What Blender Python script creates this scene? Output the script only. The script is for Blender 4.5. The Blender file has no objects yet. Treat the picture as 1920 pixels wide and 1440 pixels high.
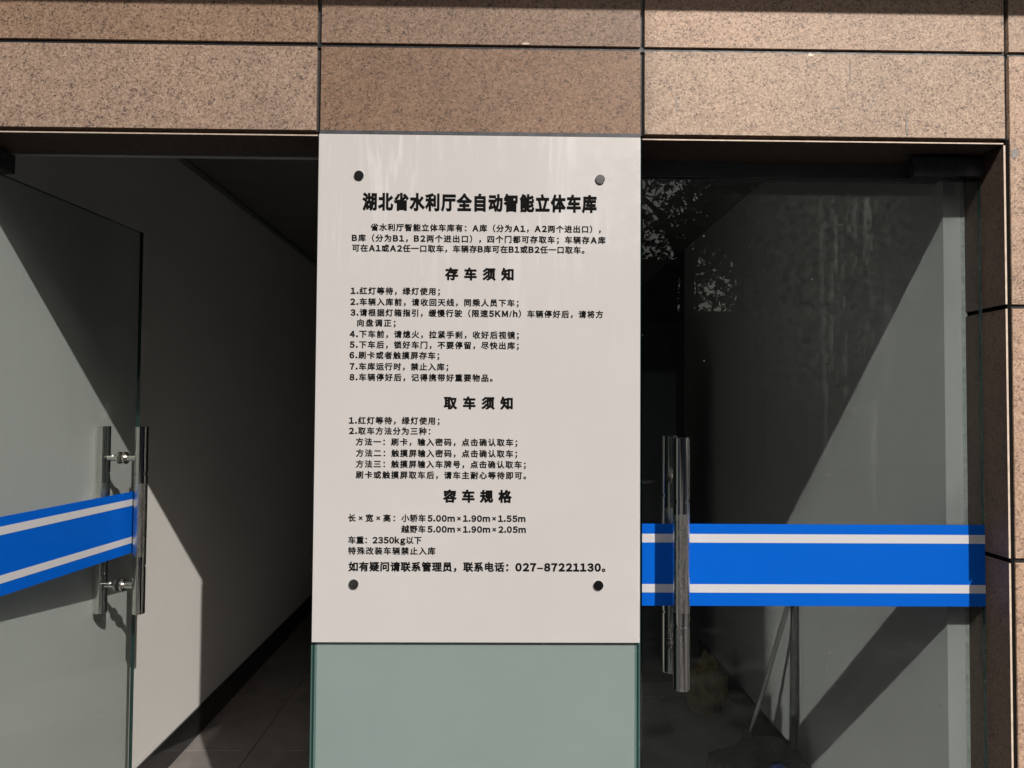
import bpy, bmesh, math, random
from mathutils import Vector, Matrix
random.seed(7)
sc = bpy.context.scene
ZO = 1.42          # eye height above the floor; heights below are written relative to the eye

# ------------------------------------------------------------------ camera
yaw, pitch, roll = -0.01557524, 0.03122669, 0.00673338
cy, sy, cp, sp = math.cos(yaw), math.sin(yaw), math.cos(pitch), math.sin(pitch)
right = Vector((cy, sy, 0)); fwd = Vector((-sy*cp, cy*cp, sp)); up = right.cross(fwd)
r2 = right*math.cos(roll) + up*math.sin(roll); u2 = up*math.cos(roll) - right*math.sin(roll)
cd = bpy.data.cameras.new('camera'); cam = bpy.data.objects.new('camera', cd)
sc.collection.objects.link(cam); sc.camera = cam
cd.sensor_width = 36; cd.lens = 27; cd.clip_start = 0.05; cd.clip_end = 400
m = Matrix.Identity(4)
for i in range(3): m[i][0], m[i][1], m[i][2] = r2[i], u2[i], -fwd[i]
m.translation = (0, 0, ZO); cam.matrix_world = m

# ------------------------------------------------------------------ sky, sun, exposure
SUN = Vector((-0.537, 1.0, -0.87)).normalized()       # direction the light travels
w = bpy.data.worlds.new('World'); sc.world = w; w.use_nodes = True
nt = w.node_tree; bg = nt.nodes['Background']
sky = nt.nodes.new('ShaderNodeTexSky'); sky.sky_type = 'NISHITA'; sky.sun_disc = False
sky.sun_elevation = math.asin(-SUN.z); sky.sun_rotation = math.atan2(-SUN.x, -SUN.y)
sky.dust_density = 3.0; sky.air_density = 1.0
nt.links.new(sky.outputs[0], bg.inputs[0]); bg.inputs[1].default_value = 0.08
sl = bpy.data.lights.new('sun', 'SUN'); sl.energy = 4.2; sl.angle = math.radians(0.5); sl.color = (1, .945, .875)
so = bpy.data.objects.new('sun', sl); sc.collection.objects.link(so)
so.rotation_euler = SUN.to_track_quat('-Z', 'Y').to_euler(); so.location = (8, -15, 14)
vs = sc.view_settings; vs.view_transform = 'Standard'; vs.look = 'None'; vs.exposure = 0; vs.gamma = 1
sc.render.engine = 'CYCLES'
cy_ = sc.cycles; cy_.use_denoising = True; cy_.max_bounces = 10; cy_.transparent_max_bounces = 16
cy_.use_guiding = True; cy_.use_surface_guiding = True; cy_.guiding_training_samples = 256
cy_.sample_clamp_indirect = 25; cy_.blur_glossy = 0.0; cy_.caustics_reflective = True; cy_.caustics_refractive = False

# ------------------------------------------------------------------ helpers
col = sc.collection
def tag(o, label=None, cat=None, group=None, kind=None):
    for k, v in (('label', label), ('category', cat), ('group', group), ('kind', kind)):
        if v: o[k] = v
    return o
def thing(name, label, cat, loc=(0, 0, 0), group=None, kind=None):
    o = bpy.data.objects.new(name, None); col.objects.link(o)
    o.location = (loc[0], loc[1], loc[2]+ZO); o.empty_display_size = .1
    return tag(o, label, cat, group, kind)
def origin_of(p):
    t = Vector((0, 0, 0))
    while p is not None:
        t += Vector(p.location); p = p.parent
    return t
def obj(name, bm, mat, parent=None, smooth=False, color=None):
    """one mesh object; vertices come in scene coordinates relative to the eye height"""
    cen = Vector((0, 0, 0))
    xs = [v.co for v in bm.verts]
    lo = Vector([min(c[i] for c in xs) for i in range(3)]); hi = Vector([max(c[i] for c in xs) for i in range(3)])
    cen = (lo+hi)/2
    for v in bm.verts: v.co -= cen
    me = bpy.data.meshes.new(name); bm.to_mesh(me); bm.free()
    o = bpy.data.objects.new(name, me); col.objects.link(o)
    for mm in (mat if isinstance(mat, (list, tuple)) else [mat]): me.materials.append(mm)
    if smooth:
        for p in me.polygons: p.use_smooth = True
    wl = cen + Vector((0, 0, ZO))
    o.location = wl - origin_of(parent)
    if parent is not None: o.parent = parent
    if color: o.color = (*color, 1)
    return o
def box(x0, x1, y0, y1, z0, z1, bev=0, bm=None):
    bm = bm or bmesh.new()
    g = bmesh.ops.create_cube(bm, size=1)['verts']
    for v in g:
        v.co = Vector(((x0+x1)/2+v.co.x*(x1-x0), (y0+y1)/2+v.co.y*(y1-y0), (z0+z1)/2+v.co.z*(z1-z0)))
    if bev:
        es = list({e for v in g for e in v.link_edges})
        bmesh.ops.bevel(bm, geom=es, offset=bev, segments=1, affect='EDGES')
    return bm
def poly(bm, pts): return bm.faces.new([bm.verts.new(p) for p in pts])
def basis(d):
    d = Vector(d).normalized(); a = Vector((0, 0, 1)) if abs(d.z) < .9 else Vector((1, 0, 0))
    u = d.cross(a).normalized(); return u, d.cross(u).normalized()
def lathe(p0, p1, prof, seg=32, bm=None):
    """profile [(t, r)] with t in metres from p0 towards p1"""
    bm = bm or bmesh.new(); p0 = Vector(p0); d = (Vector(p1)-p0).normalized(); u, v = basis(d)
    rings = []
    for t, r in prof:
        rings.append([bm.verts.new(p0+d*t+(u*math.cos(a)+v*math.sin(a))*r) for a in [2*math.pi*k/seg for k in range(seg)]])
    for A, B in zip(rings, rings[1:]):
        for k in range(seg): bm.faces.new((A[k], A[(k+1) % seg], B[(k+1) % seg], B[k]))
    bm.faces.new(rings[0][::-1]); bm.faces.new(rings[-1])
    bmesh.ops.recalc_face_normals(bm, faces=bm.faces)
    return bm
def cyl(p0, p1, r, seg=24, bm=None, r1=None):
    L = (Vector(p1)-Vector(p0)).length
    return lathe(p0, p1, [(0, r), (L, r if r1 is None else r1)], seg, bm)
def smooth_by_angle(o, deg=35):
    me = o.data
    bm = bmesh.new(); bm.from_mesh(me)
    for f in bm.faces: f.smooth = True
    for e in bm.edges:
        if len(e.link_faces) == 2 and e.calc_face_angle(0) > math.radians(deg): e.smooth = False
    bm.to_mesh(me); bm.free(); return o

# ------------------------------------------------------------------ materials
def newmat(name):
    m = bpy.data.materials.new(name); m.use_nodes = True
    return m, m.node_tree.nodes, m.node_tree.links, m.node_tree.nodes['Principled BSDF']
def N(nodes, t, **kw):
    n = nodes.new('ShaderNode'+t)
    for k, v in kw.items():
        if k in n.inputs.keys(): n.inputs[k].default_value = v
        else: setattr(n, k, v)
    return n
def ramp(nodes, stops, interp='LINEAR'):
    r = nodes.new('ShaderNodeValToRGB'); r.color_ramp.interpolation = interp; e = r.color_ramp.elements
    while len(e) < len(stops): e.new(.5)
    for k, (p, c) in enumerate(stops): e[k].position = p; e[k].color = (*c, 1) if len(c) == 3 else c
    return r
def plain(name, c, rough=.6, metal=0, var=.0, scale=6, bump=0, bscale=60, coat=0, detail=4, spec=.5):
    m, n, l, b = newmat(name)
    b.inputs['Base Color'].default_value = (*c, 1); b.inputs['Roughness'].default_value = rough
    b.inputs['Metallic'].default_value = metal; b.inputs['Coat Weight'].default_value = coat
    b.inputs['Coat Roughness'].default_value = .03; b.inputs['Specular IOR Level'].default_value = spec
    tc = N(n, 'TexCoord'); 
    if var:
        no = N(n, 'TexNoise', Scale=scale, Detail=detail, Roughness=.6); l.new(tc.outputs['Object'], no.inputs['Vector'])
        r = ramp(n, [(.3, [x*(1-var) for x in c]), (.7, [min(1, x*(1+var)) for x in c])])
        l.new(no.outputs[0], r.inputs[0]); l.new(r.outputs[0], b.inputs['Base Color'])
    if bump:
        no = N(n, 'TexNoise', Scale=bscale, Detail=5); l.new(tc.outputs['Object'], no.inputs['Vector'])
        bp = N(n, 'Bump', Strength=bump, Distance=.002); l.new(no.outputs[0], bp.inputs['Height']); l.new(bp.outputs[0], b.inputs['Normal'])
    return m

def granite(name, rough=.5):
    m, n, l, b = newmat(name)
    tc = N(n, 'TexCoord'); oi = N(n, 'ObjectInfo')
    mp = N(n, 'VectorMath', operation='ADD'); mul = N(n, 'VectorMath', operation='SCALE')
    l.new(oi.outputs['Location'], mul.inputs[0]); mul.inputs['Scale'].default_value = 3.7
    l.new(tc.outputs['Object'], mp.inputs[0]); l.new(mul.outputs[0], mp.inputs[1])
    nz = N(n, 'TexNoise', Scale=240, Detail=2); l.new(mp.outputs[0], nz.inputs['Vector'])
    sub = N(n, 'VectorMath', operation='SUBTRACT'); sub.inputs[1].default_value = (.5, .5, .5); l.new(nz.outputs['Color'], sub.inputs[0])
    sc2 = N(n, 'VectorMath', operation='SCALE'); sc2.inputs['Scale'].default_value = .009; l.new(sub.outputs[0], sc2.inputs[0])
    ad = N(n, 'VectorMath', operation='ADD'); l.new(mp.outputs[0], ad.inputs[0]); l.new(sc2.outputs[0], ad.inputs[1])
    vo = N(n, 'TexVoronoi', Scale=290); l.new(ad.outputs[0], vo.inputs['Vector'])
    sep = N(n, 'SeparateColor'); l.new(vo.outputs['Color'], sep.inputs[0])
    cl = N(n, 'TexNoise', Scale=28, Detail=4, Roughness=.65); l.new(mp.outputs[0], cl.inputs['Vector'])
    m1 = N(n, 'MapRange'); m1.inputs['From Min'].default_value = .3; m1.inputs['From Max'].default_value = .7
    m1.inputs['To Min'].default_value = -.12; m1.inputs['To Max'].default_value = .10; l.new(cl.outputs[0], m1.inputs['Value'])
    s = N(n, 'Math', operation='ADD'); l.new(sep.outputs[0], s.inputs[0]); l.new(m1.outputs[0], s.inputs[1])
    r = ramp(n, [(0, (.11, .085, .076)), (.07, (.15, .11, .093)), (.13, (.24, .172, .131)), (.38, (.305, .22, .167)), (.70, (.36, .266, .205)), (.93, (.44, .345, .275))])
    l.new(s.outputs[0], r.inputs[0])
    big = N(n, 'TexNoise', Scale=2.6, Detail=3); l.new(mp.outputs[0], big.inputs['Vector'])
    rb = ramp(n, [(.35, (.80, .77, .74)), (.65, (.93, .87, .82))]); l.new(big.outputs[0], rb.inputs[0])
    mx = N(n, 'Mix', data_type='RGBA', blend_type='MULTIPLY'); mx.inputs['Factor'].default_value = 1
    l.new(r.outputs[0], mx.inputs['A']); l.new(rb.outputs[0], mx.inputs['B'])
    mx2 = N(n, 'Mix', data_type='RGBA', blend_type='MULTIPLY'); mx2.inputs['Factor'].default_value = 1
    l.new(mx.outputs['Result'], mx2.inputs['A']); l.new(oi.outputs['Color'], mx2.inputs['B'])
    l.new(mx2.outputs['Result'], b.inputs['Base Color'])
    b.inputs['Roughness'].default_value = rough; b.inputs['Specular IOR Level'].default_value = .35
    fn = N(n, 'TexNoise', Scale=420, Detail=3); l.new(mp.outputs[0], fn.inputs['Vector'])
    bp = N(n, 'Bump', Strength=.35, Distance=.0012); l.new(fn.outputs[0], bp.inputs['Height']); l.new(bp.outputs[0], b.inputs['Normal'])
    return m
GRANITE = granite('flamed_granite')
SAWN = plain('sawn_stone_edge', (.46, .37, .30), .8, var=.18, scale=60)
SEALANT = plain('black_sealant', (.018, .018, .02), .38, var=.3, scale=40, bump=.5, bscale=90)
GREYSEAL = plain('dusty_grey_sealant', (.05, .053, .062), .45, var=.4, scale=30, bump=.4)
CORE = plain('gap_black', (.006, .0055, .005), .95, spec=.05)  # near black, shade inside the open gaps is put into this colour
def plaster(name, c):
    m, n, l, b = newmat(name); tc = N(n, 'TexCoord')
    a = N(n, 'TexNoise', Scale=1.6, Detail=5, Roughness=.6); l.new(tc.outputs['Object'], a.inputs['Vector'])
    r = ramp(n, [(.3, [x*.94 for x in c]), (.7, c)]); l.new(a.outputs[0], r.inputs[0])
    # scuffs
    mp = N(n, 'Mapping'); mp.inputs['Scale'].default_value = (30, 30, 4); mp.inputs['Rotation'].default_value = (.5, .2, 0); l.new(tc.outputs['Object'], mp.inputs['Vector'])
    s = N(n, 'TexNoise', Scale=1.0, Detail=6, Roughness=.7); l.new(mp.outputs[0], s.inputs['Vector'])
    sr = ramp(n, [(.70, (0, 0, 0)), (.78, (1, 1, 1))]); l.new(s.outputs[0], sr.inputs[0])
    sm = N(n, 'Math', operation='MULTIPLY'); sm.inputs[1].default_value = .25; l.new(sr.outputs[0], sm.inputs[0])
    mx = N(n, 'Mix', data_type='RGBA'); mx.inputs['B'].default_value = (*[x*.7 for x in c], 1)
    l.new(sm.outputs[0], mx.inputs['Factor']); l.new(r.outputs[0], mx.inputs['A']); l.new(mx.outputs['Result'], b.inputs['Base Color'])
    b.inputs['Roughness'].default_value = .75; b.inputs['Specular IOR Level'].default_value = .25
    g = N(n, 'TexNoise', Scale=14, Detail=6); l.new(tc.outputs['Object'], g.inputs['Vector'])
    bp = N(n, 'Bump', Strength=.12, Distance=.004); l.new(g.outputs[0], bp.inputs['Height']); l.new(bp.outputs[0], b.inputs['Normal'])
    return m
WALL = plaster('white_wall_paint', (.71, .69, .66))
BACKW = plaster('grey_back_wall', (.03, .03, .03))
CEIL = plain('darkened_ceiling_panel', (.15, .15, .15), .5, var=.05)  # white panels given a dark colour so the ceiling stays in shade
BASEB = plain('black_polished_skirting', (.012, .012, .013), .12, var=.2, scale=20)
BLACKP = plain('black_metal_fitting', (.045, .044, .05), .2, var=.3, scale=50, bump=.15)

def slate():
    m, n, l, b = newmat('grey_slate_tile'); tc = N(n, 'TexCoord'); oi = N(n, 'ObjectInfo')
    ad = N(n, 'VectorMath', operation='ADD'); l.new(tc.outputs['Object'], ad.inputs[0]); l.new(oi.outputs['Location'], ad.inputs[1])
    a = N(n, 'TexNoise', Scale=4, Detail=8, Roughness=.65, Distortion=1.2); l.new(ad.outputs[0], a.inputs['Vector'])
    r = ramp(n, [(.3, (.14, .126, .12)), (.7, (.225, .205, .195))]); l.new(a.outputs[0], r.inputs[0]); l.new(r.outputs[0], b.inputs['Base Color'])
    b.inputs['Roughness'].default_value = .55
    bp = N(n, 'Bump', Strength=.5, Distance=.006); l.new(a.outputs[0], bp.inputs['Height']); l.new(bp.outputs[0], b.inputs['Normal'])
    return m
SLATE = slate()
PAVE = plain('grey_paving', (.062, .06, .058), .8, var=.25, scale=5, bump=.3)
GROUT = plain('dark_grout', (.05, .047, .045), .9)

def steel(name, rough, aniso=0, c=(.74, .72, .69)):
    m, n, l, b = newmat(name); tc = N(n, 'TexCoord')
    b.inputs['Metallic'].default_value = 1; b.inputs['Base Color'].default_value = (*c, 1)
    mp = N(n, 'Mapping'); mp.inputs['Scale'].default_value = (4, 4, 400) if aniso else (60, 60, 10); l.new(tc.outputs['Object'], mp.inputs['Vector'])
    a = N(n, 'TexNoise', Scale=3, Detail=5); l.new(mp.outputs[0], a.inputs['Vector'])
    r = ramp(n, [(.3, (rough*(.88 if aniso else .85),)*3), (.75, (rough*(1.15 if aniso else 1.2),)*3)]); l.new(a.outputs[0], r.inputs[0]); l.new(r.outputs[0], b.inputs['Roughness'])
    if aniso:
        bp = N(n, 'Bump', Strength=.04, Distance=.0003); l.new(a.outputs[0], bp.inputs['Height']); l.new(bp.outputs[0], b.inputs['Normal'])
    return m
POLISH = steel('polished_steel', .10); BRUSH = steel('brushed_steel', .27, 0, (.72, .69, .65))
CAP = steel('turned_screw_cap', .18, 0, (.24, .238, .235))

def glass(name, tint, dust_scale=None, dust=0.0, streaks=False):
    """clear pane: the light goes straight through, both faces reflect by Fresnel; dirt on it scatters"""
    m, n, l, b = newmat(name); n.remove(b); out = n['Material Output']
    tr = N(n, 'BsdfTransparent', Color=(*tint, 1)); gl = N(n, 'BsdfGlossy', Roughness=0.0); gl.inputs['Color'].default_value = (1, 1, 1, 1)
    fr = N(n, 'Fresnel', IOR=1.5); mx = N(n, 'MixShader')
    l.new(tr.outputs[0], mx.inputs[1]); l.new(gl.outputs[0], mx.inputs[2])
    # only the face the ray enters reflects (both surfaces counted there); a thin pane does not trap light
    ge = N(n, 'NewGeometry'); inv = N(n, 'Math', operation='SUBTRACT'); inv.inputs[0].default_value = 1.75
    k2 = N(n, 'Math', operation='MULTIPLY'); k2.inputs[1].default_value = 1.75; l.new(ge.outputs['Backfacing'], k2.inputs[0]); l.new(k2.outputs[0], inv.inputs[1])
    k3 = N(n, 'Math', operation='MULTIPLY', use_clamp=True); l.new(fr.outputs[0], k3.inputs[0]); l.new(inv.outputs[0], k3.inputs[1]); l.new(k3.outputs[0], mx.inputs[0])
    last = mx
    if dust or streaks:
        tc = N(n, 'TexCoord'); df = N(n, 'BsdfDiffuse', Color=(.62, .63, .60, 1))
        a = N(n, 'TexNoise', Scale=3.2, Detail=8, Roughness=.72); l.new(tc.outputs['Object'], a.inputs['Vector'])
        mr = N(n, 'MapRange'); mr.inputs['From Min'].default_value = .35; mr.inputs['From Max'].default_value = .75
        mr.inputs['To Min'].default_value = dust*.35; mr.inputs['To Max'].default_value = dust; l.new(a.outputs[0], mr.inputs['Value'])
        fac = mr.outputs[0]
        # rare specks
        sp = N(n, 'TexVoronoi', Scale=26); l.new(tc.outputs['Object'], sp.inputs['Vector'])
        ss = N(n, 'MapRange'); ss.inputs['From Min'].default_value = .075; ss.inputs['From Max'].default_value = .04
        ss.inputs['To Min'].default_value = 0; ss.inputs['To Max'].default_value = .25; l.new(sp.outputs['Distance'], ss.inputs['Value'])
        s5 = N(n, 'SeparateColor'); l.new(sp.outputs['Color'], s5.inputs[0])
        th = N(n, 'Math', operation='GREATER_THAN'); th.inputs[1].default_value = .93; l.new(s5.outputs[0], th.inputs[0])
        sm = N(n, 'Math', operation='MULTIPLY'); l.new(ss.outputs[0], sm.inputs[0]); l.new(th.outputs[0], sm.inputs[1])
        s1 = N(n, 'Math', operation='ADD'); l.new(fac, s1.inputs[0]); l.new(sm.outputs[0], s1.inputs[1]); fac = s1.outputs[0]
        if streaks:
            sx = N(n, 'SeparateXYZ'); l.new(tc.outputs['Object'], sx.inputs[0])
            def window(sock, a0, a1, b0, b1):
                u = N(n, 'MapRange', interpolation_type='SMOOTHSTEP'); u.inputs['From Min'].default_value = a0; u.inputs['From Max'].default_value = a1; l.new(sock, u.inputs['Value'])
                v = N(n, 'MapRange', interpolation_type='SMOOTHSTEP'); v.inputs['From Min'].default_value = b1; v.inputs['From Max'].default_value = b0; l.new(sock, v.inputs['Value'])
                q = N(n, 'Math', operation='MULTIPLY'); l.new(u.outputs[0], q.inputs[0]); l.new(v.outputs[0], q.inputs[1]); return q.outputs[0]
            def mul(*s):
                q = s[0]
                for t in s[1:]:
                    k = N(n, 'Math', operation='MULTIPLY'); l.new(q, k.inputs[0])
                    if isinstance(t, float): k.inputs[1].default_value = t
                    else: l.new(t, k.inputs[1])
                    q = k.outputs[0]
                return q
            def add(p, q):
                k = N(n, 'Math', operation='ADD'); l.new(p, k.inputs[0]); l.new(q, k.inputs[1]); return k.outputs[0]
            X, Z = sx.outputs['X'], sx.outputs['Z']
            # pane centre is at x .7725, z -.412; the grime sits high on the pane (z .54 and down)
            haze = mul(window(X, -.28, .02, .12, .46), window(Z, .15, .72, .95, .957))
            gn = N(n, 'TexNoise', Scale=55, Detail=9, Roughness=.8); l.new(tc.outputs['Object'], gn.inputs['Vector'])
            gr = N(n, 'MapRange'); gr.inputs['From Min'].default_value = .35; gr.inputs['From Max'].default_value = .7; l.new(gn.outputs[0], gr.inputs['Value'])
            fac = add(fac, mul(haze, gr.outputs[0], .028))
            mp = N(n, 'Mapping'); mp.inputs['Scale'].default_value = (120, 1, 3.2); l.new(tc.outputs['Object'], mp.inputs['Vector'])
            wob = N(n, 'TexNoise', Scale=22, Detail=3); l.new(tc.outputs['Object'], wob.inputs['Vector'])
            wm = N(n, 'VectorMath', operation='SCALE'); wm.inputs['Scale'].default_value = 1.3; l.new(wob.outputs['Color'], wm.inputs[0])
            wa = N(n, 'VectorMath', operation='ADD'); l.new(mp.outputs[0], wa.inputs[0]); l.new(wm.outputs[0], wa.inputs[1])
            dn = N(n, 'TexNoise', Scale=1.0, Detail=2.5, Roughness=.6); l.new(wa.outputs[0], dn.inputs['Vector'])
            dr = N(n, 'MapRange'); dr.inputs['From Min'].default_value = .585; dr.inputs['From Max'].default_value = .625; l.new(dn.outputs[0], dr.inputs['Value'])
            reg = mul(window(X, -.02, .07, .14, .24), window(Z, .05, .5, .94, .955))
            fac = add(fac, mul(reg, dr.outputs[0], .036))
        m2 = N(n, 'MixShader'); l.new(fac, m2.inputs[0]); l.new(mx.outputs[0], m2.inputs[1]); l.new(df.outputs[0], m2.inputs[2]); last = m2
    l.new(last.outputs[0], out.inputs['Surface'])
    return m
GLASS_L = glass('green_tinted_glass', (.895, .925, .922), dust=.006)
GLASS_R = glass('grimy_green_glass', (.89, .918, .915), dust=.0012, streaks=True)
EDGE = plain('green_glass_edge', (.012, .035, .033), .08)
EDGE_L = plain('pale_glass_edge', (.10, .17, .16), .12)
EDGE_M = plain('mid_glass_edge', (.06, .115, .105), .12)
PALE = plain('back_painted_pale_green', (.225, .288, .275), .5, var=.03, scale=3, coat=1.0)

def film(name, c, trans=.12):
    m, n, l, b = newmat(name); out = n['Material Output']
    b.inputs['Base Color'].default_value = (*c, 1); b.inputs['Roughness'].default_value = .75; b.inputs['Specular IOR Level'].default_value = .08
    t = N(n, 'BsdfTransparent'); mx = N(n, 'MixShader'); mx.inputs[0].default_value = trans
    l.new(b.outputs[0], mx.inputs[1]); l.new(t.outputs[0], mx.inputs[2]); l.new(mx.outputs[0], out.inputs['Surface'])
    return m
BLUE = film('blue_vinyl', (.0, .112, .60), .06); STRIPE = film('white_vinyl', (.60, .60, .625), .05)

def board_mat():
    m, n, l, b = newmat('white_acrylic_board'); tc = N(n, 'TexCoord'); c = (.575, .555, .55)
    a = N(n, 'TexNoise', Scale=2.2, Detail=6, Roughness=.65); l.new(tc.outputs['Object'], a.inputs['Vector'])
    r = ramp(n, [(.3, [x*.965 for x in c]), (.7, [x*1.02 for x in c])]); l.new(a.outputs[0], r.inputs[0])
    # wiped-on smears, upper part
    mp = N(n, 'Mapping'); mp.inputs['Rotation'].default_value = (0, .75, 0); mp.inputs['Scale'].default_value = (34, 1, 3); l.new(tc.outputs['Object'], mp.inputs['Vector'])
    wv = N(n, 'TexNoise', Scale=1.3, Detail=7, Roughness=.6, Distortion=.9); l.new(mp.outputs[0], wv.inputs['Vector'])
    wr = ramp(n, [(.50, (0, 0, 0)), (.62, (1, 1, 1))]); l.new(wv.outputs[0], wr.inputs[0])
    pt = N(n, 'TexNoise', Scale=3.4, Detail=3); l.new(tc.outputs['Object'], pt.inputs['Vector'])
    pr = ramp(n, [(.45, (0, 0, 0)), (.58, (1, 1, 1))]); l.new(pt.outputs[0], pr.inputs[0])
    sx = N(n, 'SeparateXYZ'); l.new(tc.outputs['Object'], sx.inputs[0])
    zr = N(n, 'MapRange'); zr.inputs['From Min'].default_value = .05; zr.inputs['From Max'].default_value = .45; zr.inputs['To Max'].default_value = .75; l.new(sx.outputs['Z'], zr.inputs['Value'])
    q = N(n, 'Math', operation='MULTIPLY'); l.new(wr.outputs[0], q.inputs[0]); l.new(pr.outputs[0], q.inputs[1])
    q2 = N(n, 'Math', operation='MULTIPLY'); l.new(q.outputs[0], q2.inputs[0]); l.new(zr.outputs[0], q2.inputs[1])
    mx = N(n, 'Mix', data_type='RGBA'); mx.inputs['B'].default_value = (.68, .66, .67, 1)
    l.new(q2.outputs[0], mx.inputs['Factor']); l.new(r.outputs[0], mx.inputs['A']); l.new(mx.outputs['Result'], b.inputs['Base Color'])
    b.inputs['Roughness'].default_value = .35; b.inputs['Coat Weight'].default_value = 1.0; b.inputs['Coat Roughness'].default_value = .02
    return m
BOARD = board_mat()
INK = plain('black_print', (.004, .004, .004), .7, spec=.1)
BOARD_EDGE = plain('bright_cut_edge', (.75, .74, .72), .4)

# ------------------------------------------------------------------ ground and floor
Fz = -1.42
pv = obj('pavement', box(-60, 60, -80, 1.80, Fz-.2, Fz-.006), PAVE); tag(pv, kind='structure')
fl = obj('floor', box(-1.3, 6.0, 1.80, 9.0, Fz-.2, Fz-.012), GROUT); tag(fl, kind='structure')
xs = [-1.3, -1.0155, -.4155, .1845, .7845, 1.145]; ys = [1.80, 2.031, 2.631, 3.231, 3.831, 4.431, 5.031, 5.631, 6.231, 6.831, 7.431, 8.031, 9.0]
g = .0012
for i in range(len(xs)-1):
    for j in range(len(ys)-1):
        obj('floor_tile', box(xs[i]+(g if i else 0), xs[i+1]-g, ys[j]+g, ys[j+1]-g, Fz-.012, Fz+random.uniform(-.0004, .0004), .0008), SLATE, fl)

# ------------------------------------------------------------------ granite facade
fac = thing('granite_facade', 'pinkish brown speckled granite wall with dark joints around both doorways', 'wall', (0, 1.85, Fz))
def slab(x0, x1, z0, z1, tint=(1, 1, 1), y0=1.80, y1=1.826):
    return obj('granite_slab', box(x0, x1, y0, y1, z0, z1, .0008), GRANITE, fac, color=tint)
T_lo = .652; J0, J1 = .8525, .8625; TOP = 1.380
slab(-1.31, -.439, T_lo, J0, (1.06, 1.06, 1.08)); slab(-.429, .329, T_lo, J0, (.77, .67, .60)); slab(.339, 1.205, T_lo, J0, (.91, .92, .91))
slab(-1.31, -.439, J1, TOP, (.93, .86, .80)); slab(-.429, .329, J1, TOP, (.88, .82, .78)); slab(.339, 1.205, J1, TOP, (.96, .93, .90))
for z0, z1, t in ((J1, TOP, (.95, .93, .9)), (.254, J0, (1.02, 1.0, .98)), (-.346, .244, (1.08, 1.04, 1.02)), (-.947, -.357, (1.1, 1.04, 1.0)), (Fz, -.957, (1.04, 1, 1))):
    slab(1.216, 2.3, z0, z1, t); slab(-2.3, -1.321, z0, z1, t)
for x0, x1, z0, z1 in ((-1.31, 1.205, J0, J1), (1.216, 2.3, J0, J1), (1.216, 2.3, .244, .254), (1.216, 2.3, -.357, -.346), (1.216, 2.3, -.957, -.947),
                       (-.439, -.429, T_lo, J0), (-.439, -.429, J1, TOP), (.329, .339, T_lo, J0), (.329, .339, J1, TOP), (1.205, 1.216, T_lo, TOP)):
    bm = box(x0, x1, 1.8055 if x1-x0 > .1 else 1.811, 1.826, z0, z1)
    obj('sealant_or_gap_shade', bm, SEALANT, fac)
obj('sealant_or_gap_shade', box(-.429, .329, 1.797, 1.81, .640, T_lo), GREYSEAL, fac)
# core behind the stone
for b_ in ((-2.3, 2.3, 1.83, 1.957, .644, 3.2), (1.2165, 2.3, 1.83, 1.957, Fz, .644), (1.2108, 1.2163, 1.86, 1.957, Fz, .644), (-2.3, -1.321, 1.83, 1.957, Fz, .644), (-.424, .322, 1.815, 1.957, Fz, .644)):
    obj('wall_core', box(*b_), CORE, fac)
# reveal lining: thin stone, its sawn front edge catches the sun
def lining(b6):
    bm = box(*b6)
    for f in bm.faces: f.material_index = 1 if f.normal.y < -.9 else 0
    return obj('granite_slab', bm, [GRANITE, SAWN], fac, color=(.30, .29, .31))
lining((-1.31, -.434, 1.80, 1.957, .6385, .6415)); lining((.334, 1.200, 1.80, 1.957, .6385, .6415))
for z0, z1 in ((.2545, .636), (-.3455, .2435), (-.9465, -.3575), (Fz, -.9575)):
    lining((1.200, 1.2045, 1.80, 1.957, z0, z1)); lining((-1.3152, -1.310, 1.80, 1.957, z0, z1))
obj('sealant_or_gap_shade', box(1.2064, 1.2158, 1.804, 1.859, Fz, .6518), CORE, fac)  # added black strip, puts the shade of the deep jamb gap into colour
obj('sealant_or_gap_shade', box(1.2053, 1.2106, 1.86, 1.957, Fz, .636), CORE, fac)
obj('canopy_slab', box(-3.2, 3.2, 1.30, 1.826, 1.385, 1.60), plain('grey_concrete', (.3, .29, .28), .8, var=.1), fac)
obj('parapet_slab', box(-3.2, 3.2, 1.80, 1.83, 1.60, 3.2), GRANITE, fac)
# dried drips and chips on the stone
DRIP = plain('grey_drip', (.19, .175, .165), .8, var=.2, scale=80); CHIP = plain('pale_chip', (.62, .53, .42), .8)
def streak(x, z0, z1, wd, mat, name='drip_stain'):
    bm = bmesh.new(); k = 8; L = []; R_ = []
    for i in range(k+1):
        t = i/k; ww = wd*(math.sin(math.pi*min(1, .12+t*.95))**.6)*random.uniform(.75, 1.1); xx = x+(random.uniform(-.0008, .0008))-.002*t*0
        z = z0+(z1-z0)*t; L.append((xx-ww, z)); R_.append((xx+ww, z))
    F = [bm.verts.new((p[0], 1.7992, p[1])) for p in L]; G = [bm.verts.new((p[0], 1.7992, p[1])) for p in R_]
    for i in range(k): bm.faces.new((F[i], F[i+1], G[i+1], G[i]))
    r = bmesh.ops.extrude_face_region(bm, geom=bm.faces[:]); bmesh.ops.translate(bm, vec=(0, .0008, 0), verts=[e for e in r['geom'] if isinstance(e, bmesh.types.BMVert)])
    bmesh.ops.recalc_face_normals(bm, faces=bm.faces); return obj(name, bm, mat, fac)
streak(.415, .707, .748, .0017, DRIP); streak(.832, .785, .841, .0018, DRIP); streak(.967, .660, .723, .0019, DRIP)
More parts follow.
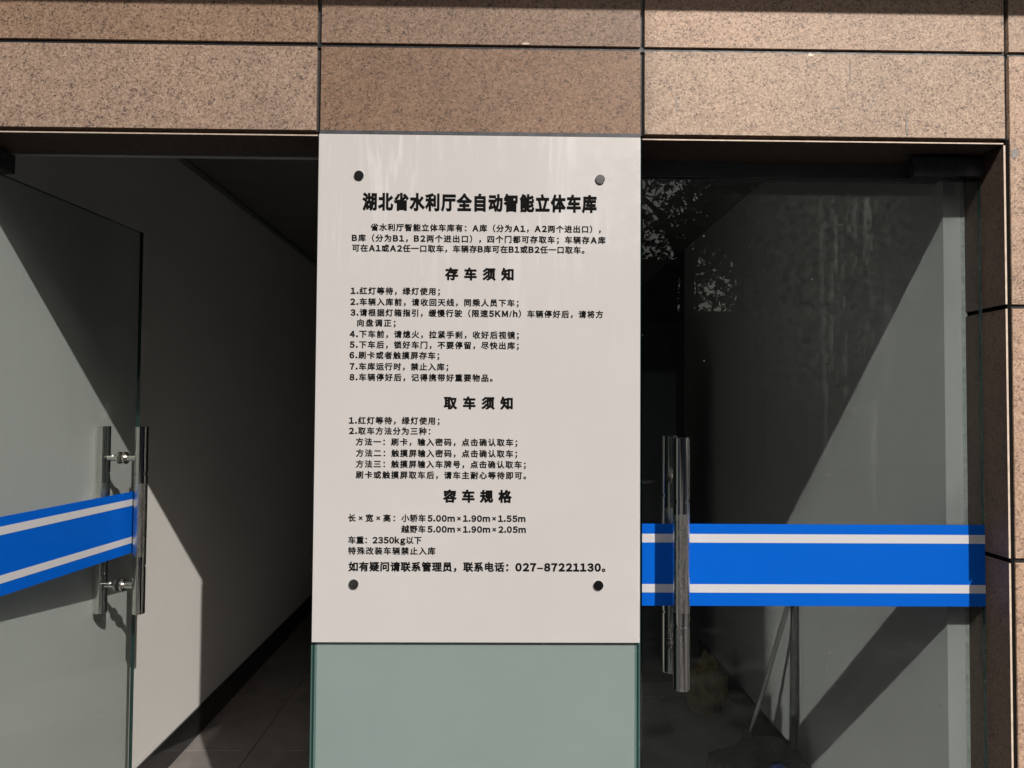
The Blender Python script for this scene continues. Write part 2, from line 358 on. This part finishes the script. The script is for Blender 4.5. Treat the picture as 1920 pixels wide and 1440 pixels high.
def chip(x, z, a, b2, mat):
    bm = bmesh.new(); poly(bm, [(x+a*math.cos(t)*random.uniform(.7, 1.1), 1.7993, z+b2*math.sin(t)*random.uniform(.7, 1.1)) for t in [2*math.pi*k/11 for k in range(11)]])
    r = bmesh.ops.extrude_face_region(bm, geom=bm.faces[:]); bmesh.ops.translate(bm, vec=(0, .0009, 0), verts=[e for e in r['geom'] if isinstance(e, bmesh.types.BMVert)])
    bmesh.ops.recalc_face_normals(bm, faces=bm.faces); return obj('stone_chip', bm, mat, fac)
chip(.054, .866, .011, .003, CHIP); chip(.737, .8485, .008, .004, CHIP); chip(1.228, .617, .010, .012, DRIP); chip(1.262, .60, .007, .006, DRIP)

# ------------------------------------------------------------------ rooms behind
lw = thing('side_wall', 'white plaster side wall beyond the open left door, skirted in black, with a patch of sun', 'wall', (-1.4, 5.5, Fz))
obj('plaster', box(-1.5, -1.30, 1.958, 9, Fz, 1.0), WALL, lw)
WALL_R = plaster('darkened_wall_paint', (.50, .49, .475))  # white wall paint darkened to weaken the light bounced across the hall
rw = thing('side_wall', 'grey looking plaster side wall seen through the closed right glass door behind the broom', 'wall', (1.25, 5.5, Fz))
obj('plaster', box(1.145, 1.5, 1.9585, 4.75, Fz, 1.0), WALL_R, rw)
ysk = [1.97, 2.77, 3.57, 4.37, 5.17, 5.97, 6.77, 7.57, 8.9]
for a, b_ in zip(ysk, ysk[1:]):
    obj('skirting_tile', box(-1.2995, -1.290, a+.001, b_-.001, Fz, -1.302, .0015), BASEB, lw)
    if b_ < 4.7: obj('skirting_tile', box(1.135, 1.1445, a+.001, b_-.001, Fz, -1.302, .0015), BASEB, rw)
obj('filler_bead', box(1.1905, 1.1995, 1.9575, 1.9605, Fz, .60), plain('old_silicone', (.35, .37, .36), .6, var=.3, scale=50), rw)
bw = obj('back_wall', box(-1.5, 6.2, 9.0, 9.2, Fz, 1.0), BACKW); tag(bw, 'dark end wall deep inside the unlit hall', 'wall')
tag(obj('light_sink_wall', box(6.0, 6.2, 1.9585, 9.0, Fz, 1.0), BACKW), 'near black wall added at the far right to swallow light bounced in the hall', 'wall')  # added so light leaving the hall is absorbed and its depth stays dark
hd = thing('inner_header', 'dark beam over the inside of the right doorway behind the door top', 'beam', (.77, 1.98, .6))
obj('beam_face', box(.322, 1.30, 1.958, 2.0, .600, 1.0), plain('grey_header_paint', (.11, .11, .115), .5, var=.1), hd)
obj('beam_face', box(-1.30, .318, 1.958, 2.0, .646, 1.0), plain('white_header_paint', (.4, .4, .4), .5, var=.1), hd)
ce = obj('ceiling', box(-1.5, 6.2, 1.958, 9.2, 1.02, 1.2), CORE); tag(ce, kind='structure')
yc = 2.0
edges = [2.0, 2.195, 2.5, 2.805, 3.111, 3.41, 3.723, 4.028, 4.333, 4.638, 4.943, 5.248, 5.553, 5.858, 6.163, 6.468, 6.773, 7.078, 7.383, 7.688, 7.993, 8.298, 8.603, 9.0]
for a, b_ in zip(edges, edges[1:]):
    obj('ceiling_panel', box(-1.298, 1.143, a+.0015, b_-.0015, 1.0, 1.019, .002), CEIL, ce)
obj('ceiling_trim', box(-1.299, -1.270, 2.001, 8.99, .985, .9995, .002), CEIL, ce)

# ------------------------------------------------------------------ pillar glass and notice board
gp = thing('glass_cladding', 'pale green back painted glass panel on the pillar below the white notice board', 'glass panel', (-.05, 1.79, Fz))
obj('painted_pane', box(-.4165, .3155, 1.7905, 1.8145, Fz, .639), PALE, gp)
for s, a in ((1, -.4298), (-1, .3288)):
    e = sorted((a, a+s*.0035)); obj('glass_edge', box(e[0], e[1], 1.7908, 1.8145, Fz, .639), EDGE_M, gp)
    e = sorted((a+s*.0036, a+s*.0080)); obj('glass_edge', box(e[0], e[1], 1.7912, 1.8145, Fz, .639), EDGE, gp)
    e = sorted((a+s*.0081, a+s*.0132)); obj('glass_edge', box(e[0], e[1], 1.7910, 1.8145, Fz, .639), EDGE_L, gp)

nb = thing('notice_board', 'large white notice board with black Chinese parking rules screwed to the pillar', 'sign', (-.05, 1.785, -.539))
bm = box(-.4265, .3255, 1.7800, 1.7895, -.5385, .6365, .0006)
for f in bm.faces: f.material_index = 0 if abs(f.normal.y) > .9 else 1
obj('board_face', bm, [BOARD, BOARD_EDGE], nb)

WIDE = {c: chr(ord(c)+0xFEE0) for c in '0123456789ABKMhkgm.'}
GLYPHS = {}
def glyph(c, bold):
    """vertices, faces and left/right extent of one printed character, 1 em high"""
    if (c, bold) not in GLYPHS:
        cu = bpy.data.curves.new('glyph', 'FONT'); cu.body = WIDE.get(c, c); cu.size = 1
        cu.bevel_depth = bold; cu.bevel_resolution = 0; cu.resolution_u = 3
        o = bpy.data.objects.new('glyph', cu); col.objects.link(o)
        dg = bpy.context.evaluated_depsgraph_get(); me = bpy.data.meshes.new_from_object(o.evaluated_get(dg))
        V = [v.co.copy() for v in me.vertices]; F = [tuple(p.vertices) for p in me.polygons]
        GLYPHS[c, bold] = (V, F, min(v.x for v in V), max(v.x for v in V))
        bpy.data.objects.remove(o); bpy.data.curves.remove(cu); bpy.data.meshes.remove(me)
    return GLYPHS[c, bold]
LINES = [
    ('title', '湖北省水利厅全自动智能立体车库', -0.3240, 0.2230, 0.4785, 0.0420),
    ('p', '省水利厅智能立体车库有：A库（分为A1，A2两个进出口），', -0.3040, 0.2330, 0.4185, 0.0185),
    ('p', 'B库（分为B1，B2两个进出口），四个门都可存取车；车辆存A库', -0.3470, 0.2440, 0.3930, 0.0185),
    ('p', '可在A1或A2任一口取车，车辆存B库可在B1或B2任一口取车。', -0.3460, 0.1950, 0.3695, 0.0185),
    ('h', '存车须知', -0.1300, 0.0300, 0.3110, 0.0297),
    ('p', '1.红灯等待，绿灯使用；', -0.3480, -0.1410, 0.2695, 0.0185),
    ('p', '2.车辆入库前，请收回天线，同乘人员下车；', -0.3490, 0.0420, 0.2440, 0.0185),
    ('p', '3.请根据灯箱指引，缓慢行驶（限速5KM/h）车辆停好后，请将方', -0.3480, 0.2390, 0.2190, 0.0185),
    ('p', '向盘调正；', -0.3320, -0.2430, 0.1950, 0.0185),
    ('p', '4.下车前，请熄火，拉紧手刹，收好后视镜；', -0.3490, 0.0430, 0.1690, 0.0185),
    ('p', '5.下车后，锁好车门，不要停留，尽快出库；', -0.3490, 0.0430, 0.1445, 0.0185),
    ('p', '6.刷卡或者触摸屏存车；', -0.3490, -0.1410, 0.1200, 0.0185),
    ('p', '7.车库运行时，禁止入库；', -0.3480, -0.1200, 0.0940, 0.0185),
    ('p', '8.车辆停好后，记得携带好重要物品。', -0.3480, -0.0170, 0.0690, 0.0185),
    ('h', '取车须知', -0.1300, 0.0300, 0.0110, 0.0297),
    ('p', '1.红灯等待，绿灯使用；', -0.3480, -0.1390, -0.0310, 0.0185),
    ('p', '2.取车方法分为三种：', -0.3480, -0.1600, -0.0550, 0.0185),
    ('p', '方法一：刷卡，输入密码，点击确认取车；', -0.3320, 0.0410, -0.0800, 0.0185),
    ('p', '方法二：触摸屏输入密码，点击确认取车；', -0.3310, 0.0410, -0.1060, 0.0185),
    ('p', '方法三：触摸屏输入车牌号，点击确认取车；', -0.3310, 0.0610, -0.1310, 0.0185),
    ('p', '刷卡或触摸屏取车后，请车主耐心等待即可。', -0.3310, 0.0620, -0.1560, 0.0185),
    ('h', '容车规格', -0.1300, 0.0300, -0.2040, 0.0297),
    ('p', '长 × 宽 × 高：', -0.3470, -0.2390, -0.2550, 0.0185),
    ('p', '小轿车 5.00m × 1.90m × 1.55m', -0.2250, 0.0610, -0.2550, 0.0185),
    ('p', '越野车 5.00m × 1.90m × 2.05m', -0.2250, 0.0620, -0.2800, 0.0185),
    ('p', '车重：2350kg以下', -0.3460, -0.1780, -0.3055, 0.0185),
    ('p', '特殊改装车辆禁止入库', -0.3460, -0.1460, -0.3300, 0.0185),
    ('b', '如有疑问请联系管理员，联系电话：027–87221130。', -0.3450, 0.2460, -0.3660, 0.0229),
]
def write(kind, s, x0, x1, zc, h):
    bold = {'title': .050, 'h': .050, 'p': .034, 'b': .040}[kind]; bl = bold+.018; sx = .80 if kind == 'title' else 1.0
    size = h*{'title': 1.0, 'p': .975, 'b': .985}.get(kind, 1.0)
    pen = 0; put = []
    for c in s:
        if c == ' ': pen += .12; continue
        V, F, a, b = glyph(c, bl if c in WIDE else bold)
        if c in WIDE: put.append((V, F, pen-a+.01)); pen += (b-a)+.02
        elif c == '/': put.append((V, F, pen-a+.02)); pen += (b-a)+.04
        elif c == '×': put.append((V, F, pen-a+.06)); pen += (b-a)+.12
        elif c == '–': put.append((V, F, pen-a+.02)); pen += (b-a)+.06
        else: put.append((V, F, pen)); pen += 1.0
    lo = min(v.x for v in put[0][0])+put[0][2]; hi = max(v.x for v in put[-1][0])+put[-1][2]
    track = ((x1-x0)/(size*sx)-(hi-lo))/(len(put)-1)
    vs_, fs = [], []
    for i, (V, F, p) in enumerate(put):
        k = len(vs_); vs_ += [Vector((x0+size*sx*(v.x+p-lo+i*track), 1.7798-.0002-v.z*size*.5, zc+size*(v.y-.38))) for v in V]
        fs += [tuple(q+k for q in f) for f in F]
    me = bpy.data.meshes.new('print'); me.from_pydata(vs_, [], fs); bm = bmesh.new(); bm.from_mesh(me); bpy.data.meshes.remove(me)
    return obj({'title': 'title_text', 'h': 'heading_text'}.get(kind, 'text_line'), bm, INK, nb)
for L_ in LINES: write(*L_)
for x, z in ((-.332, .539), (.231, .536), (-.332, -.406), (.230, -.407)):
    o = obj('cap_screw', lathe((x, 1.7799, z), (x, 1.77, z), [(0, .0112), (.0032, .0112), (.0038, .0106), (.0039, .004)], 40), CAP, nb); smooth_by_angle(o, 30)

# ------------------------------------------------------------------ glass doors
def handle(door, P, n, name='pull_handle'):
    """P: point on the pane's middle plane (x, y), n: outward normal; one bar on each side"""
    P = Vector((P[0], P[1], 0)); n = Vector((n[0], n[1], 0)).normalized(); zt, zb = -.067, -.661
    for side in (1, -1):
        c = P+n*.0625*side; a = c+Vector((0, 0, zb)); b_ = c+Vector((0, 0, zt)); R0 = .0194; L = zt-zb
        prof = [(0, R0-.0015), (.0015, R0), (.148, R0), (.1482, R0-.0026), (.1538, R0-.0026), (.154, R0), (.180, R0)]
        pr2 = [(L-t, r) for t, r in prof[::-1]]
        bar = obj('handle_bar', lathe(a, b_, prof+pr2, 48), POLISH, door); smooth_by_angle(bar, 25)
        gr = obj('handle_grip', lathe(a, b_, [(.181, R0-.001), (.1815, R0+.0002), (L-.1815, R0+.0002), (L-.181, R0-.001)], 48), BRUSH, bar); smooth_by_angle(gr, 25)
        for z in (-.168, -.572):
            q = P+Vector((0, 0, z))
            st = obj('standoff', cyl(q+n*side*.0155, q+n*side*(.0625-.012), .0105, 28), POLISH, bar); smooth_by_angle(st)
            cl = obj('collar', lathe(q+n*side*.0062, q+n*side*.02, [(0, .0185), (.001, .0195), (.0065, .0195), (.0075, .0185), (.0078, .013), (.0115, .013), (.012, .0108)], 32), BRUSH, bar); smooth_by_angle(cl, 30)

def door(label, H, d, width, glassm, patch, handle_s, band_s):
    """H: hinge end of pane in plan, d: unit direction along the pane"""
    d = Vector((d[0], d[1], 0)).normalized(); n = Vector((d.y, -d.x, 0))   # outward side
    if n.y > 0 and abs(d.x) > .9: n = -n
    H = Vector((H[0], H[1], 0)); t = thing('glass_door', label, 'door', (H.x, H.y, Fz), 'frameless glass doors')
    def pbox(s0, s1, q0, q1, z0, z1, bev=0):
        bm = box(s0, s1, q0, q1, z0, z1, bev)
        for v in bm.verts:
            s, q, z = v.co; v.co = H+d*s+n*q+Vector((0, 0, z))
        bmesh.ops.recalc_face_normals(bm, faces=bm.faces); return bm
    bm = pbox(0, width, -.006, .006, Fz+.008, .576)
    for f in bm.faces: f.material_index = 0 if abs(f.normal.dot(n)) > .9 else 1
    obj('glass_pane', bm, [glassm, EDGE], t)
    s0, s1 = band_s
    zz = [(-.2805, -.3050, 0), (-.3050, -.3262, 1), (-.3262, -.4270, 0), (-.4270, -.4475, 1), (-.4475, -.4795, 0)]
    band = obj('safety_band', pbox(s0, s1, .0064, .0068, -.4795, -.2805), BLUE, t)
    for z1, z0, k in zz:
        if k: obj('stripe', pbox(s0, s1, .0070, .0073, z0, z1), STRIPE, band)
    obj('patch_fitting', pbox(patch[0], patch[1], -.019, .019, .583, .632, .002), BLACKP, t)
    obj('patch_fitting', pbox(patch[0], patch[1], -.019, .019, Fz+.004, Fz+.055, .002), BLACKP, t)
    p = H+d*handle_s
    handle(t, p, n)
    return t
door('closed right glass door with a blue striped band and steel pull handles', (1.1965, 1.890), (-1, 0), .8465, GLASS_R, (-.002, .174), .7635, (0.0, .8465))
ld = Vector((.0835, .9965))
door('left glass door swung inward against the white wall, blue striped band across it', (-1.2575, 1.882), ld, .688, GLASS_L, (-.06, .070), .606, (-.02, .688))

# ------------------------------------------------------------------ things in the room
BLK = plain('black_plastic', (.03, .03, .032), .4, var=.4, scale=40, bump=.3)
br = thing('broom', 'black broom with a thin metal stick leaning on the wall behind the right glass door', 'broom', (.95, 2.95, Fz))
a = Vector((.963, 2.95, -1.23)); b_ = Vector((1.127, 2.845, -.536))
o = obj('stick', cyl(a, b_, .0085, 20), steel('grey_painted_tube', .35, 0, (.5, .5, .48)), br); smooth_by_angle(o)
o = obj('stick_cap', cyl(b_, b_+(b_-a).normalized()*.03, .0105, 20), BLK, br); smooth_by_angle(o)
bm = bmesh.new(); prof = [(.018, -1.215), (.022, -1.255), (.05, -1.285), (.10, -1.300), (.138, -1.312), (.142, -1.335)]
F = []
for y in (2.932, 2.968):
    cx = .945; ring = [(cx+.012-w_ if i < 3 else cx-w_, z) for i, (w_, z) in enumerate(prof)] + [(cx+w_*.95, z-.012) for w_, z in prof[::-1]]
    F.append([bm.verts.new((x, y+(.004 if y < 2.95 else -.004)*(z > -1.28), z)) for x, z in ring])
bm.faces.new(F[0]); bm.faces.new(F[1][::-1]); k = len(F[0])
for i in range(k): bm.faces.new((F[0][i], F[1][i], F[1][(i+1) % k], F[0][(i+1) % k]))
bmesh.ops.recalc_face_normals(bm, faces=bm.faces); obj('brush_head', bm, BLK, br)
bm = bmesh.new()
for i in range(46):
    for j in range(3):
        x = .808+.272*i/45; y = 2.936+.014*j; x2 = .945+(x-.945)*1.16+random.uniform(-.004, .004); y2 = 2.95+(y-2.95)*2+random.uniform(-.004, .004)
        cyl((x, y, -1.335), (x2, y2, Fz+.002), .0026, 5, bm, .0016)
tag(obj('bristles', bm, plain('brown_bristle', (.10, .062, .04), .7, var=.4, scale=60), br), kind='stuff')

dp = thing('dustpan', 'long handled dark blue and black dustpan standing against the wall beside the broom', 'dustpan', (1.03, 2.86, Fz))
a = Vector((1.092, 2.862, -1.245)); b_ = Vector((1.128, 2.93, -.60))
o = obj('handle', cyl(a, b_, .0135, 20), plain('dark_grey_tube', (.055, .055, .052), .35, var=.3, scale=30), dp); smooth_by_angle(o)
NAVY = plain('navy_plastic', (.010, .022, .085), .35, var=.3, scale=20)
bm = bmesh.new(); seg = 14; A = []; B = []
for i in range(seg+1):
    t = i/seg; ang = math.pi*(1-t); x = 1.005+.125*math.cos(ang); zt = -1.285+.065*math.sin(ang)
    A.append((x, zt)); 
ro = [bm.verts.new((x, 2.90, z)) for x, z in A]; ri = [bm.verts.new((x, 2.76, z-.03)) for x, z in A]
bo = [bm.verts.new((x, 2.92, Fz+.004)) for x, z in A]; bi = [bm.verts.new((x, 2.70, Fz+.004)) for x, z in A]
for i in range(seg):
    bm.faces.new((ro[i], ro[i+1], ri[i+1], ri[i])); bm.faces.new((ro[i], bo[i], bo[i+1], ro[i+1]))
bm.faces.new((ro[0], ri[0], bi[0], bo[0])); bm.faces.new((ro[-1], bo[-1], bi[-1], ri[-1]))
bmesh.ops.solidify(bm, geom=bm.faces[:], thickness=.004); bmesh.ops.recalc_face_normals(bm, faces=bm.faces)
obj('scoop', bm, BLK, dp)
bm = bmesh.new()
for (x0, x1, y, z0, z1) in ((.955, 1.06, 2.755, -1.33, -1.262),):
    pts = [(x0, z0), (x0-.01, z0+.03), (x0+.02, z1), (x0+.05, z1+.008), (x1-.02, z1-.02), (x1, z0+.01), (x1-.01, z0-.03)]
    f1 = [bm.verts.new((x, y, z)) for x, z in pts]; f2 = [bm.verts.new((x, y-.012, z)) for x, z in pts]
    bm.faces.new(f1); bm.faces.new(f2[::-1])
    for i in range(len(pts)): bm.faces.new((f1[i], f1[(i+1) % len(pts)], f2[(i+1) % len(pts)], f2[i]))
bmesh.ops.recalc_face_normals(bm, faces=bm.faces); obj('blue_flap', bm, NAVY, dp)
obj('lip', box(.88, 1.12, 2.70, 2.78, Fz+.001, Fz+.012, .003), NAVY, dp)

from mathutils import noise
bg_ = bmesh.new(); bmesh.ops.create_icosphere(bg_, subdivisions=5, radius=1)
for v in bg_.verts:
    p = v.co.copy(); k = 1+.28*noise.noise(p*2.1)+.20*abs(noise.noise(p*4.7))+.07*noise.noise(p*11)
    top = max(0, p.z-.45)*1.6
    v.co = Vector((p.x*.092*k*(1-.55*top), p.y*.09*k*(1-.55*top), max(-.10, p.z*.115*k)+.10+top*.05))+Vector((.985, 3.66, Fz))
tag(obj('plastic_bag', bg_, plain('yellow_plastic', (.17, .125, .010), .3, var=.5, scale=25), None, True), 'crumpled yellow plastic bag on the dark floor behind the right door handle', 'bag')

cb = thing('cupboard', 'low dark cupboard in the unlit hall behind the right door', 'cupboard', (.6, 4.25, Fz))
CBM = plain('dark_laminate', (.05, .055, .055), .45)
obj('carcass', box(.20, .927, 4.02, 4.45, Fz, .20, .002), CBM, cb)
for x0, x1 in ((.205, .562), (.566, .922)):
    dr = obj('cupboard_door', box(x0, x1, 4.0, 4.018, Fz+.06, .19, .002), CBM, cb)
    obj('knob', cyl((x1-.04 if x0 < .3 else x0+.04, 3.98, -.5), (x1-.04 if x0 < .3 else x0+.04, 3.999, -.5), .012, 16), BRUSH, dr)

# ------------------------------------------------------------------ across the yard (seen mirrored in the glass) and unseen light helpers
wg = thing('sun_reflector', 'unseen mirror added left of the doors, outside the picture, to reflect the sun onto the right inner wall', 'building', (-3.5, -4, Fz))  # mirror added out of view to send reflected sun through the right door
MIRROR = plain('reflector_mirror', (.66, .66, .66), 0.0, 1)
obj('reflector_backing', box(-6.5, -2.47, -7.0, -3.3, Fz, 8.2), plain('reflector_backing_grey', (.3, .29, .28), .8), wg)
obj('mirror_sheet', box(-2.465, -2.45, -6.9, -3.40, -.6, 8.0), MIRROR, wg)
obj('reflector_base', box(-2.468, -2.44, -6.9, -3.40, Fz, -.61), plain('reflector_base_grey', (.2, .2, .2), .7), wg)

def block(label, x0, x1, y0, y1, z1, c, rows):
    t = thing('background_block', label, 'building', ((x0+x1)/2, (y0+y1)/2, Fz))
    obj('walls', box(x0, x1, y0, y1, Fz, z1), plain('render_'+str(int(x0*10)), c, .8, var=.1), t)
    obj('roof_slab', box(x0-.2, x1+.2, y0-.2, y1+.2, z1, z1+.25), plain('roof_'+str(int(x0*10)), [q*.7 for q in c], .8), t)
    for r in range(rows):
        k = int((x1-x0)/2.4)
        for i in range(k):
            xx = x0+1.0+i*2.4; zz = Fz+1.2+r*3.0
            obj('window', box(xx, xx+1.2, y1+.003, y1+.05, zz, zz+1.4), BASEB, t)
    return t
block('tall grey block added across the yard to block low sky, hidden behind the pillar in the door reflection', -34, 1.2, -26, -16, 11.0, (.10, .10, .10), 4)  # added out of sight to cut the skylight reaching the hall
block('tall grey block across the yard mirrored darkly in the right door', 6.9, 26, -18.5, -16, 11.0, (.12, .12, .12), 4)
block('low dark building across the yard below the tree in the door reflection', -14, 4.6, -22, -16, 3.6, (.10, .10, .10), 1)
block('single storey dark shed in the gap beside the tall grey block', 4.61, 6.65, -20, -16.2, 2.3, (.10, .10, .10), 0)
block('distant pale block far behind the low building', 3.4, 8.0, -52, -44, 9.6, (.35, .36, .38), 3)

def tree(label, base, fork, crown, n, seed, rad):
    rnd = random.Random(seed); t = thing('broadleaf_tree', label, 'tree', (base[0], base[1], Fz))
    bark = plain('bark', (.05, .04, .032), .9, var=.3, scale=12)
    bm = bmesh.new(); b0 = Vector((base[0], base[1], Fz)); f0 = Vector(fork)
    cyl(b0, f0, .13, 12, bm, .09); tips = []
    for k in range(9):
        tgt = Vector((crown[0]+rnd.uniform(-1, 1)*rad[0]*.8, crown[1]+rnd.uniform(-1, 1)*rad[1]*.7, crown[2]+rnd.uniform(-.5, .9)*rad[2]))
        mid = f0.lerp(tgt, .5)+Vector((rnd.uniform(-.15, .15), rnd.uniform(-.15, .15), .1))
        cyl(f0, mid, .055, 8, bm, .035); cyl(mid, tgt, .035, 8, bm, .012); tips += [mid, tgt]
        for j in range(5):
            q = mid.lerp(tgt, rnd.random()); e = q+Vector((rnd.uniform(-.6, .6), rnd.uniform(-.6, .6), rnd.uniform(-.35, .5)))
            cyl(q, e, .012, 5, bm, .004); tips.append(e)
    obj('trunk', bm, bark, t)
    vs_, fs = [], []
    for k in range(n):
        c = rnd.choice(tips)+Vector((rnd.gauss(0, .26), rnd.gauss(0, .26), rnd.gauss(0, .2)))
        if c.z > 4.7: continue
        for q in range(rnd.randint(3, 6)):
            d = Vector((rnd.gauss(0, 1), rnd.gauss(0, 1), rnd.gauss(-.3, .7))).normalized(); s = d.cross(Vector((rnd.gauss(0, 1), rnd.gauss(0, 1), rnd.gauss(0, 1)))).normalized()
            L = rnd.uniform(.07, .12); W = L*.2; i = len(vs_)
            vs_ += [c, c+d*L*.5+s*W, c+d*L, c+d*L*.5-s*W]; fs.append((i, i+1, i+2, i+3))
    cen = Vector(crown); me = bpy.data.meshes.new('crown'); me.from_pydata([v-cen for v in vs_], [], fs)
    me.materials.append(plain('leaf', (.045, .075, .025), .5, var=.4, scale=8))
    o = bpy.data.objects.new('crown', me); col.objects.link(o); o.location = cen+Vector((0, 0, ZO))-origin_of(t); o.parent = t; tag(o, kind='stuff')
    return t
tree('leafy tree behind the photographer whose forked trunk shows mirrored in the right door', (2.35, -6.0), (2.40, -6.0, 1.75), (2.55, -6.0, 2.6), 1050, 3, (1.6, 1.2, 1.8))
tree('second bushy tree to the right of the forked tree, darkening the mirrored view', (4.3, -7.0), (4.3, -7.0, 1.2), (4.2, -7.2, 2.4), 6000, 5, (1.9, 1.4, 2.0))

tree('low bushy tree standing beyond the forked trunk, mirrored faintly in the right door', (2.95, -7.6), (2.95, -7.6, -.2), (3.0, -7.6, 1.2), 900, 11, (1.0, .6, 1.0))
